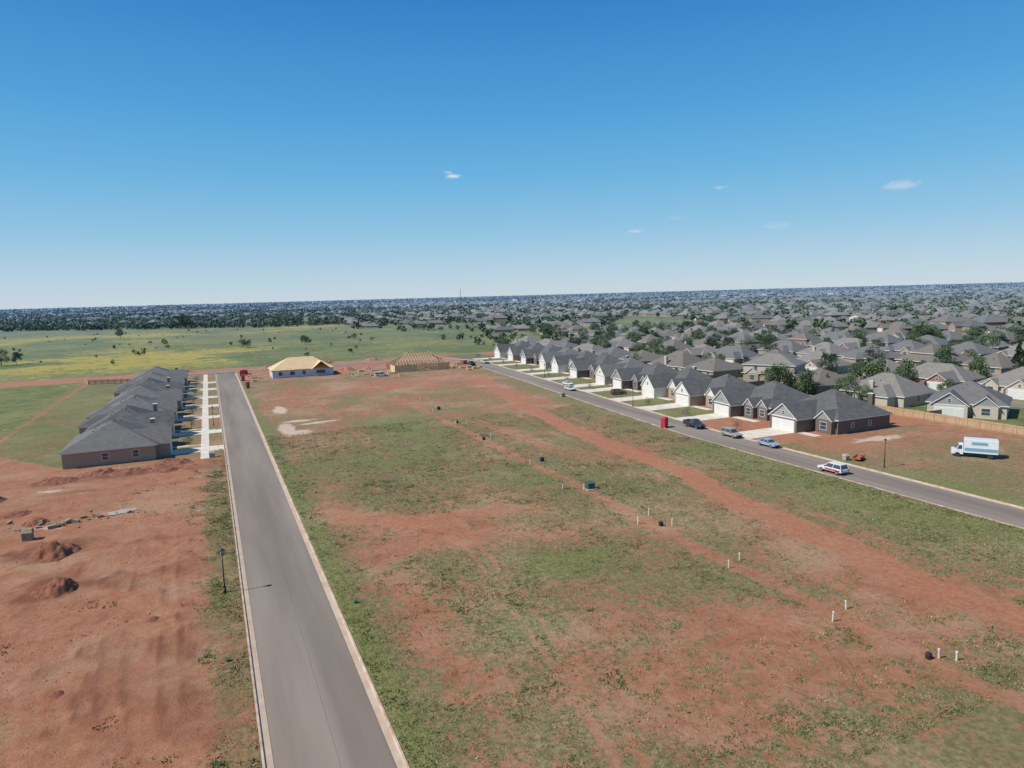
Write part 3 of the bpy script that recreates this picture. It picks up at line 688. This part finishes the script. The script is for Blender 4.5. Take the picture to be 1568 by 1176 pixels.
# ------------------------------------------------------------------ grass tufts, clods
def tufts(name,x,y,q3,nb_,hlo,hhi,wlo,whi,spread,mats,choice):
    k=len(x); z=np.full(k,.06)+.16*(q3-.5)
    X3=np.repeat(x,nb_);Y3=np.repeat(y,nb_);Z3=np.repeat(z,nb_); m3=len(X3)
    a=rng.uniform(0,6.28,m3); hgt=rng.uniform(hlo,hhi,m3)*(1+.9*(rng.random(m3)>.95)); wd=rng.uniform(wlo,whi,m3); la=rng.uniform(0,6.28,m3); ll_=hgt*rng.uniform(.3,1.4,m3)
    ox=rng.normal(0,spread,m3);oy=rng.normal(0,spread,m3)
    v0=np.stack([X3+ox-np.cos(a)*wd,Y3+oy-np.sin(a)*wd,Z3-.03],1);v1=np.stack([X3+ox+np.cos(a)*wd,Y3+oy+np.sin(a)*wd,Z3-.03],1);v2=np.stack([X3+ox+np.cos(la)*ll_,Y3+oy+np.sin(la)*ll_,Z3+hgt],1)
    Vt=np.stack([v0,v1,v2],1).reshape(-1,3);Ft=np.arange(m3*3).reshape(-1,3)
    link(bpy.data.objects.new(name,npmesh(name,Vt,Ft,mats,np.repeat(rng.choice(choice,k),nb_))))
n=200000
x=rng.uniform(9.7,89,n); y=28+132*rng.random(n)**1.5
n_l=24000; x=np.concatenate([x,rng.uniform(-4.5,1.0,n_l)]); y=np.concatenate([y,rng.uniform(38,140,n_l)])
g,bb,pp,mm,ff,uu,dl_,dr_,q2,q3=masks(x,y)
cl=fbm(x,y,1.3,91)
ok=(np.minimum(dl_,dr_)>.3)
keep=(rng.random(len(x))<smoothstep(.30,.85,g+1.6*(cl-.5)))&ok
gmats=[mat("grass_green",(.125,.172,.045),(.16,.195,.06),1,.8),mat("grass_olive",(.17,.172,.07),(.22,.20,.085),1,.8),mat("grass_straw",(.40,.32,.19),(.34,.27,.155),1,.8)]
tufts("grass_tufts",x[keep],y[keep],q3[keep],3,.04,.14,.03,.09,.09,gmats,[0,0,1,1,2,2])
wm_=[mat("weed_leaf",(.07,.108,.03),(.10,.142,.042),2,.8),mat("weed_leaf_olive",(.11,.128,.048),(.135,.152,.058),2,.8)]
kw=(rng.random(len(x))<.26*smoothstep(.56,.75,fbm(x,y,2.2,131)+.25*(g-.5)))&ok
tufts("weeds",x[kw],y[kw],q3[kw],6,.05,.17,.05,.12,.15,wm_,[0,0,1])
xw=rng.uniform(-24,-4,16000); yw=rng.uniform(38,140,16000); kk=(rng.random(16000)<.5*smoothstep(.6,.75,fbm(xw,yw,3,151)))
tufts("weeds",xw[kk],yw[kk],np.full(kk.sum(),.6),5,.04,.13,.04,.10,.12,wm_,[0,1])
k=8000; x=rng.uniform(-45,-2,k); y=40+105*rng.random(k); x2=rng.uniform(10,88,4000); y2=rng.uniform(30,120,4000); x=np.concatenate([x,x2]);y=np.concatenate([y,y2]);k=len(x)
s_=.03+.10*rng.random(k)**4; base=np.array([(1,0,0),(-1,0,0),(0,1,0),(0,-1,0),(0,0,.8),(0,0,-.8)]); fc=np.array([(0,2,4),(2,1,4),(1,3,4),(3,0,4),(2,0,5),(1,2,5),(3,1,5),(0,3,5)])
Vc=base[None]*s_[:,None,None]*rng.uniform(.6,1.4,(k,6,1))+np.stack([x,y,np.full(k,.08)],1)[:,None,:]
Fc=fc[None]+(np.arange(k)*6)[:,None,None]
link(bpy.data.objects.new("soil_clods",npmesh("soil_clods",Vc.reshape(-1,3),Fc.reshape(-1,3),[M_dirt])))
def pile(name,cx,cy,r,h,m,seed,sx=1.0):
    n=26; t=np.linspace(-1,1,n*2); gx,gy=np.meshgrid(t*r*1.5,t*r*1.5); rr=np.hypot(gx/sx,gy)
    w1=fbm(gx+seed*9,gy,2.2,seed); w2=fbm(gx,gy+50,.9,seed+5)
    zz=h*smoothstep(1.25,.1,rr/r+.9*(w1-.5))*(.45+1.1*w2)-.07*(rr/r)
    Vv=np.stack([gx.ravel(),gy.ravel(),zz.ravel()],1); m_=n*2; I=np.arange(m_*m_).reshape(m_,m_); Ff=np.stack([I[:-1,:-1].ravel(),I[:-1,1:].ravel(),I[1:,1:].ravel(),I[1:,:-1].ravel()],1)
    o=bpy.data.objects.new(name,npmesh(name,Vv,Ff,[m])); o.location=(cx,cy,.03); link(o)
M_mud=mat("dark_soil",(.17,.058,.03),(.27,.105,.056),1.2,.95,bump=.6)
for cx,cy,r,h,sd,sx in ((-19.2,96,2.6,1.5,1,1),(-16.7,83.4,2.3,1.4,2,1),(-8,142,3,.8,3,1.3),(-20,139,3,.9,4,1.4),(-33,128,2.5,.8,5,1),(-9,136.5,2.4,.7,6,1.4),(-15,137.5,3,.8,7,1.4),(-26,137,2.6,.8,8,1.4),(-7,71,.9,.35,9,1),(-13,60,.9,.3,10,1),(-28,118,1.8,.7,21,1.3),(-24,112,1.4,.6,22,1.2)): pile("dirt_pile",cx,cy,r,h,M_mud,sd,sx)
for cx,cy,r,h,sd,sx in ((52,292,3.5,1.6,11,1.3),(60,288,3,1.3,12,1),(98,283,3,1.2,13,1),(66,258,2.5,1.0,14,1.2),(14,286,2.5,1.0,15,1),(48,332,4,1.6,16,1.4),(72,330,4,1.4,17,1.4),(24,330,3,1.2,18,1.2),(-12,331,3.5,1.1,19,1.4),(58,262,1.8,.8,20,1)): pile("dirt_pile",cx,cy,r,h,M_dirt,sd,sx)
mb=MB()
for _ in range(46):
    cx=random.gauss(-21.5,3.4); cy=random.gauss(110,1.8); s1_=random.uniform(.12,.55); a=random.uniform(0,3)
    mb.beam((cx,cy,s1_*.4),(cx+math.cos(a)*s1_*2,cy+math.sin(a)*s1_*2,s1_*.4+random.uniform(-.1,.25)),s1_)
mb.obj("rubble_pile",[M_rub])
mb=MB(); q=[]
for k in range(30):
    a=k*2*math.pi/30; r_=1.3*(1+.25*math.sin(2*a+1)+.15*math.sin(5*a)); q.append((-13.6+r_*math.cos(a)*1.2,111.7+r_*math.sin(a),.17))
mb.add(q,[tuple(range(30))]); mb.obj("puddle",[M_water])

# ------------------------------------------------------------------ street lamps, utilities
M_lg=mat("lamp_glass",(.35,.36,.34),None,1,.3)
def lamp(x,y):
    e=empty("street_lamp",x,y,.05)
    mb=MB(); mb.cyl((0,0,0),(0,0,.5),.16,.11,12); mb.cyl((0,0,.5),(0,0,4.1),.075,.055,10); mb.cyl((0,0,4.1),(0,0,4.22),.12,.14,10); mb.obj("post",[M_black],e,True)
    mb=MB(); mb.cyl((0,0,4.22),(0,0,4.62),.13,.2,10); mb.obj("lantern",[M_lg],e)
    mb=MB(); mb.cyl((0,0,4.62),(0,0,4.68),.27,.25,12); mb.cyl((0,0,4.68),(0,0,4.85),.22,.04,12); mb.obj("cap",[M_black],e)
for x,y in ((-.5,74.4),(100.7,76.2),(100.9,150),(111,222),(-.6,182),(10.6,262)): lamp(x,y)
def pipe(x,y,h=.9,r=.075,m=None):
    mb=MB(); mb.cyl((0,0,-.2),(0,0,h-.14),r,r,10); mb.cyl((0,0,h-.14),(0,0,h),r*1.3,r*1.3,10); mb.cyl((0,0,h),(0,0,h+.05),r*.8,r*.5,8)
    o=mb.obj("pvc_riser_pipe",[m or M_pvc]); o.location=(x,y,.08); o.rotation_euler=(random.uniform(-.05,.05),random.uniform(-.05,.05),0)
for x,y,h in ((49,71.8,1),(52.3,74.1,1),(52.5,69.3,1),(49.5,55.4,.9),(52,56.5,.9),(49.4,41.8,.95),(52.5,43,.8),(51.8,33.6,.8),(52.6,32.7,.8),(48.1,90.7,.8),(50.8,88.9,.9),(54,149.7,1),(51.5,150,1),(52.8,131.6,1),(50.5,133,1),(54,110,1),(50.3,107,.9),(52,170,1),(55,192,1),(53,212,1)): pipe(x,y,h)
def pedestal(x,y,s=1,m=None,name="utility_pedestal"):
    e=empty(name,x,y,.06)
    mb=MB(); mb.box(-.3*s,-.25*s,0,.3*s,.25*s,.55*s); mb.obj("cabinet",[m or M_black],e,bevel=.04)
    mb=MB(); mb.add([(-.34*s,-.29*s,.55*s),(.34*s,-.29*s,.55*s),(.34*s,.29*s,.55*s),(-.34*s,.29*s,.55*s),(-.25*s,-.1*s,.72*s),(.25*s,-.1*s,.72*s),(.25*s,.29*s,.72*s),(-.25*s,.29*s,.72*s)],[(3,2,1,0),(4,5,6,7),(0,1,5,4),(1,2,6,5),(2,3,7,6),(3,0,4,7)]); mb.obj("lid",[m or M_black],e)
for x,y,s_ in ((51.3,70,.8),(51,33.9,.7),(53.3,108.3,1.1),(54.7,173,1.3),(51,131,.9),(52.5,152,.9)): pedestal(x,y,s_)
pedestal(11.3,65.5,.5,M_green); pedestal(-.6,59.2,.5,M_green); pedestal(10.9,95,.4,M_green)
e=empty("pad_transformer",51.9,88.9,.05)
mb=MB(); mb.box(-.9,-.9,0,.9,.9,.12); mb.obj("concrete_pad",[M_box],e)
mb=MB(); mb.box(-.6,-.5,.12,.6,.6,.95); mb.obj("cabinet",[M_green],e,bevel=.05)
mb=MB(); mb.add([(-.65,-.6,.95),(.65,-.6,.95),(.65,.65,1.0),(-.65,.65,1.0),(-.65,-.6,1.02),(.65,-.6,1.02),(.65,.65,1.12),(-.65,.65,1.12)],[(3,2,1,0),(4,5,6,7),(0,1,5,4),(1,2,6,5),(2,3,7,6),(3,0,4,7)]); mb.box(-.03,-.54,.2,.03,-.501,.9); mb.obj("lid",[M_green],e)
M_td=mat("toilet_door",(.42,.03,.04),(.5,.04,.05),1,.5)
def toilet(x,y,rot=0):
    e=empty("portable_toilet",x,y,.1,rot)
    mb=MB(); mb.box(-.58,-.58,.1,.58,.58,2.1); mb.obj("cabin",[M_red],e,bevel=.03)
    mb=MB(); mb.box(-.62,-.62,0,.62,.62,.1); mb.obj("skid",[M_black],e)
    mb=MB(); mb.add([(-.62,-.62,2.1),(.62,-.62,2.1),(.62,.62,2.1),(-.62,.62,2.1),(-.45,-.45,2.32),(.45,-.45,2.32),(.45,.45,2.32),(-.45,.45,2.32)],[(3,2,1,0),(4,5,6,7),(0,1,5,4),(1,2,6,5),(2,3,7,6),(3,0,4,7)]); mb.cyl((.4,.4,2.1),(.4,.4,2.6),.05,.05,8); mb.obj("roof",[M_red],e)
    mb=MB(); mb.box(-.4,-.62,.15,.4,-.59,2.0); mb.obj("door",[M_td],e)
toilet(90.6,122.4,.3); toilet(11.2,254.8); toilet(11.0,300); toilet(10.8,281)
def dumpster(x,y,rot=0):
    e=empty("dumpster",x,y,.12,rot)
    mb=MB()
    mb.add([(-2.2,-1.1,.2),(2.2,-1.1,.2),(2.2,1.1,.2),(-2.2,1.1,.2),(-2.6,-1.15,1.6),(2.6,-1.15,1.6),(2.6,1.15,1.6),(-2.6,1.15,1.6)],[(3,2,1,0),(0,1,5,4),(1,2,6,5),(2,3,7,6),(3,0,4,7)])
    mb.add([(-2.1,-1.0,.3),(2.1,-1.0,.3),(2.1,1.0,.3),(-2.1,1.0,.3),(-2.5,-1.07,1.6),(2.5,-1.07,1.6),(2.5,1.07,1.6),(-2.5,1.07,1.6)],[(0,1,2,3),(4,5,1,0),(5,6,2,1),(6,7,3,2),(7,4,0,3)])
    for k in range(6):
        for sy in (-1,1): mb.box(-2.0+k*.8,sy*1.17-.04,.25,-1.9+k*.8,sy*1.17+.04,1.55)
    mb.obj("hopper",[M_red],e)
    mb=MB(); mb.box(-2,-.8,0,2,-.6,.2); mb.box(-2,.6,0,2,.8,.2); mb.obj("rails",[M_black],e)
dumpster(12.5,306,hp)
pedestal(93.3,175,2.0,M_fenceold,"utility_cabinet"); pedestal(-1.2,143.5,1.8,M_box,"utility_cabinet"); pedestal(-23.5,104,2,M_rub,"utility_cabinet"); pedestal(99.3,82.5,1.5,M_box,"utility_cabinet")

# ------------------------------------------------------------------ vehicles
def paint(n,c): return mat(n,c,tuple(k*.93 for k in c),1,.3,spec=.6,haze_tint=False)
M_light=mat("headlight",(.7,.7,.7),None,1,.2); M_tail=mat("tail_light",(.4,.02,.02),None,1,.3)
def car(name,x,y,rot,col,kind="suv",stripe=None,col2=None):
    e=empty(name,x,y,.06,rot)
    L_,Wd={'suv':(4.7,1.85),'sedan':(4.6,1.8),'pickup':(5.6,1.95),'van':(5.0,1.95)}[kind]
    p1=paint(name+"_paint",col)
    hb={'suv':(.42,.98,1.72),'sedan':(.36,.90,1.42),'pickup':(.5,1.1,1.85),'van':(.4,1.0,1.8)}[kind]; z0,zb,zt=hb; h2=L_/2
    side=[(-h2,z0+.1),(-h2+.05,zb),(-h2+.2,zb+.03),(h2*.45,zb+.02),(h2*.9,zb-.12),(h2,zb-.3),(h2,z0+.08),(h2*.95,z0)]
    side+= [(-h2*.95,z0)]
    mb=MB(); n=len(side)
    vs=[(a,-Wd/2,b_) for a,b_ in side]+[(a,Wd/2,b_) for a,b_ in side]
    mb.add(vs,[tuple(range(n-1,-1,-1)),tuple(range(n,2*n))]+[(k,(k+1)%n,(k+1)%n+n,k+n) for k in range(n)]); 
    if kind=='pickup': mb.box(-h2+.05,-Wd/2+.02,zb,-.55,-Wd/2+.14,zb+.32); mb.box(-h2+.05,Wd/2-.14,zb,-.55,Wd/2-.02,zb+.32); mb.box(-h2+.03,-Wd/2+.14,zb,-h2+.13,Wd/2-.14,zb+.32)
    mb.obj("body",[p1],e,bevel=.07)
    c0,c1,t0,t1={'suv':(-h2+.1,h2*.42,-h2+.35,h2*.12),'sedan':(-h2*.72,h2*.42,-h2*.38,h2*.1),'pickup':(-.55,h2*.45,-.45,h2*.2),'van':(-h2+.08,h2*.6,-h2+.25,h2*.25)}[kind]
    wb,wt=Wd/2-.05,Wd/2-.22
    def fr(z_): return (c0+(t0-c0)*z_,c1+(t1-c1)*z_,wb+(wt-wb)*z_,zb+(zt-zb)*z_)
    def fru(mb,a,b_,mi=0,g=0):
        x0,x1,w0,za=fr(a);x2,x3,w1,zc=fr(b_)
        mb.add([(x0-g,-w0-g,za),(x1+g,-w0-g,za),(x1+g,w0+g,za),(x0-g,w0+g,za),(x2-g,-w1-g,zc),(x3+g,-w1-g,zc),(x3+g,w1+g,zc),(x2-g,w1+g,zc)],[(3,2,1,0),(4,5,6,7),(0,1,5,4),(1,2,6,5),(2,3,7,6),(3,0,4,7)],mi)
    mb=MB(); fru(mb,0,.9); mb.obj("windows",[M_glass],e)
    mb=MB(); fru(mb,.86,1.0,0,.012)
    for sy in (-1,1):
        for xa,xb in ((c0,t0),((c0+c1)/2,(t0+t1)/2),(c1,t1)):
            mb.beam((xa,sy*wb,zb),(xb,sy*wt,zt-.02),.09)
    mb.obj("roof_and_pillars",[p1],e)
    mb=MB()
    for wx in (-h2*.62,h2*.64):
        for sy in (-1,1):
            mb.cyl((wx,sy*(Wd/2-.2),.34),(wx,sy*(Wd/2+.02),.34),.35,.35,18,0); mb.cyl((wx,sy*(Wd/2+.02),.34),(wx,sy*(Wd/2+.035),.34),.2,.2,12,1)
    mb.obj("wheels",[M_tire,M_chrome],e)
    mb=MB()
    for sy in (-1,1):
        mb.box(h2-.02,sy*Wd*.38-.2,zb-.32,h2+.02,sy*Wd*.38+.2,zb-.18,0); mb.box(-h2-.02,sy*Wd*.4-.13,zb-.3,-h2+.06,sy*Wd*.4+.13,zb-.05,1)
        mb.box(c1-.25,sy*(Wd/2+.02)-.08,zb+.02,c1-.1,sy*(Wd/2+.02)+.08,zb+.16,2)
    mb.box(h2-.01,-.5,zb-.5,h2+.015,.5,zb-.32,2)
    mb.obj("lights_and_mirrors",[M_light,M_tail,M_black],e)
    if stripe:
        mb=MB(); 
        for sy in (-1,1): mb.box(-h2*.9,sy*(Wd/2+.004)-.004,z0+.12,h2*.35,sy*(Wd/2+.004)+.004,zb-.18)
        mb.obj("door_graphics",[paint(name+"_graphic",stripe)],e)
car("parked_suv",91.0,78,hp,(.70,.70,.70),'suv',(.55,.03,.08))
car("parked_sedan",96.2,97.3,-hp,(.30,.36,.45),'sedan')
car("parked_van",96.3,107.6,-hp,(.36,.32,.27),'suv')
car("pickup_truck",96.2,119.2,-hp,(.035,.04,.045),'pickup')
car("parked_sedan",101.8,186,-hp,(.6,.6,.58),'sedan')
car("pickup_truck",103.8,279,hp,(.03,.03,.03),'pickup'); car("pickup_truck",112.2,284,-hp,(.5,.5,.5),'pickup'); car("parked_suv",103.6,288,hp,(.4,.03,.03),'suv')
car("parked_suv",109.3,170,0,(.1,.02,.02),'suv'); car("parked_sedan",107,197,-hp,(.7,.7,.7),'sedan'); car("parked_van",60,262,0,(.7,.7,.7),'van')
for x,y in ((177.5,120),(182.5,168),(177.5,215),(182.5,262)): car("parked_suv",x,y,hp,random.choice([(.5,.5,.5),(.1,.12,.2),(.6,.6,.6)]),'suv')
e=empty("box_truck",119.6,73.6,.08,math.radians(125))
pw=paint("truck_white",(.70,.72,.74)); pbw=paint("truck_blue",(.16,.36,.48))
mb=MB(); mb.box(-3.4,-1.2,.85,1.5,1.2,3.2,0); mb.obj("cargo_box",[pw],e,bevel=.05)
mb=MB()
for sy in (-1,1): mb.box(-3.3,sy*1.215-.008,1.2,1.4,sy*1.215+.008,1.75); mb.box(-1.9,sy*1.215-.008,2.3,.4,sy*1.215+.008,2.8)
mb.box(-3.43,-1.1,.95,-3.405,1.1,1.5); mb.obj("blue_livery",[pbw],e)
mb=MB(); mb.add([(1.55,-1.05,.5),(3.3,-1.05,.5),(3.3,1.05,.5),(1.55,1.05,.5),(1.55,-1.05,1.4),(3.3,-1.05,1.25),(3.3,1.05,1.25),(1.55,1.05,1.4)],[(3,2,1,0),(4,5,6,7),(0,1,5,4),(1,2,6,5),(2,3,7,6),(3,0,4,7)])
mb.add([(1.55,-1.05,1.4),(2.7,-1.05,1.35),(2.7,1.05,1.35),(1.55,1.05,1.4),(1.6,-.92,2.2),(2.25,-.92,2.2),(2.25,.92,2.2),(1.6,.92,2.2)],[(4,5,6,7),(0,1,5,4),(2,3,7,6),(3,0,4,7)]); mb.obj("cab",[pw],e,bevel=.04)
mb=MB(); mb.add([(2.72,-.95,1.4),(2.72,.95,1.4),(2.3,.85,2.12),(2.3,-.85,2.12)],[(0,1,2,3)])
for sy in (-1,1): mb.add([(1.75,sy*1.07,1.45),(2.5,sy*1.07,1.42),(2.2,sy*.95,2.1),(1.75,sy*.95,2.1)],[(0,1,2,3)])
mb.obj("cab_windows",[M_glass],e)
mb=MB(); mb.box(-3.3,-.5,.55,3.0,.5,.85)
for wx in (-2.3,2.4):
    for sy in (-1,1): mb.cyl((wx,sy*.8,.42),(wx,sy*1.12,.42),.42,.42,18)
for k in range(6): mb.box(-3.44,-1.0,1.6+k*.25,-3.41,1.0,1.64+k*.25)
mb.obj("chassis_and_wheels",[M_tire],e)
e=empty("utility_trailer",101.2,81.5,.08,.4)
mr=paint("orange_paint",(.5,.09,.03))
mb=MB(); mb.box(-1.2,-.6,.35,1.2,.6,.5); mb.box(-1.2,-.6,.5,1.2,-.54,.8); mb.box(-1.2,.54,.5,1.2,.6,.8); mb.beam((1.2,-.4,.42),(2.2,0,.42),.1); mb.beam((1.2,.4,.42),(2.2,0,.42),.1); mb.obj("bed",[mr],e)
mb=MB(); 
for sy in (-1,1): mb.cyl((0,sy*.62,.3),(0,sy*.8,.3),.3,.3,14)
mb.obj("wheels",[M_tire],e)
mb=MB(); mb.cyl((0,0,0),(0,0,10),.15,.1,8); mb.beam((-1.2,0,9.3),(1.2,0,9.3),.14); mb.cyl((0.3,0,8.2),(0.3,0,8.9),.2,.2,8); o=mb.obj("utility_pole",[M_bark]); o.location=(149,122,0)
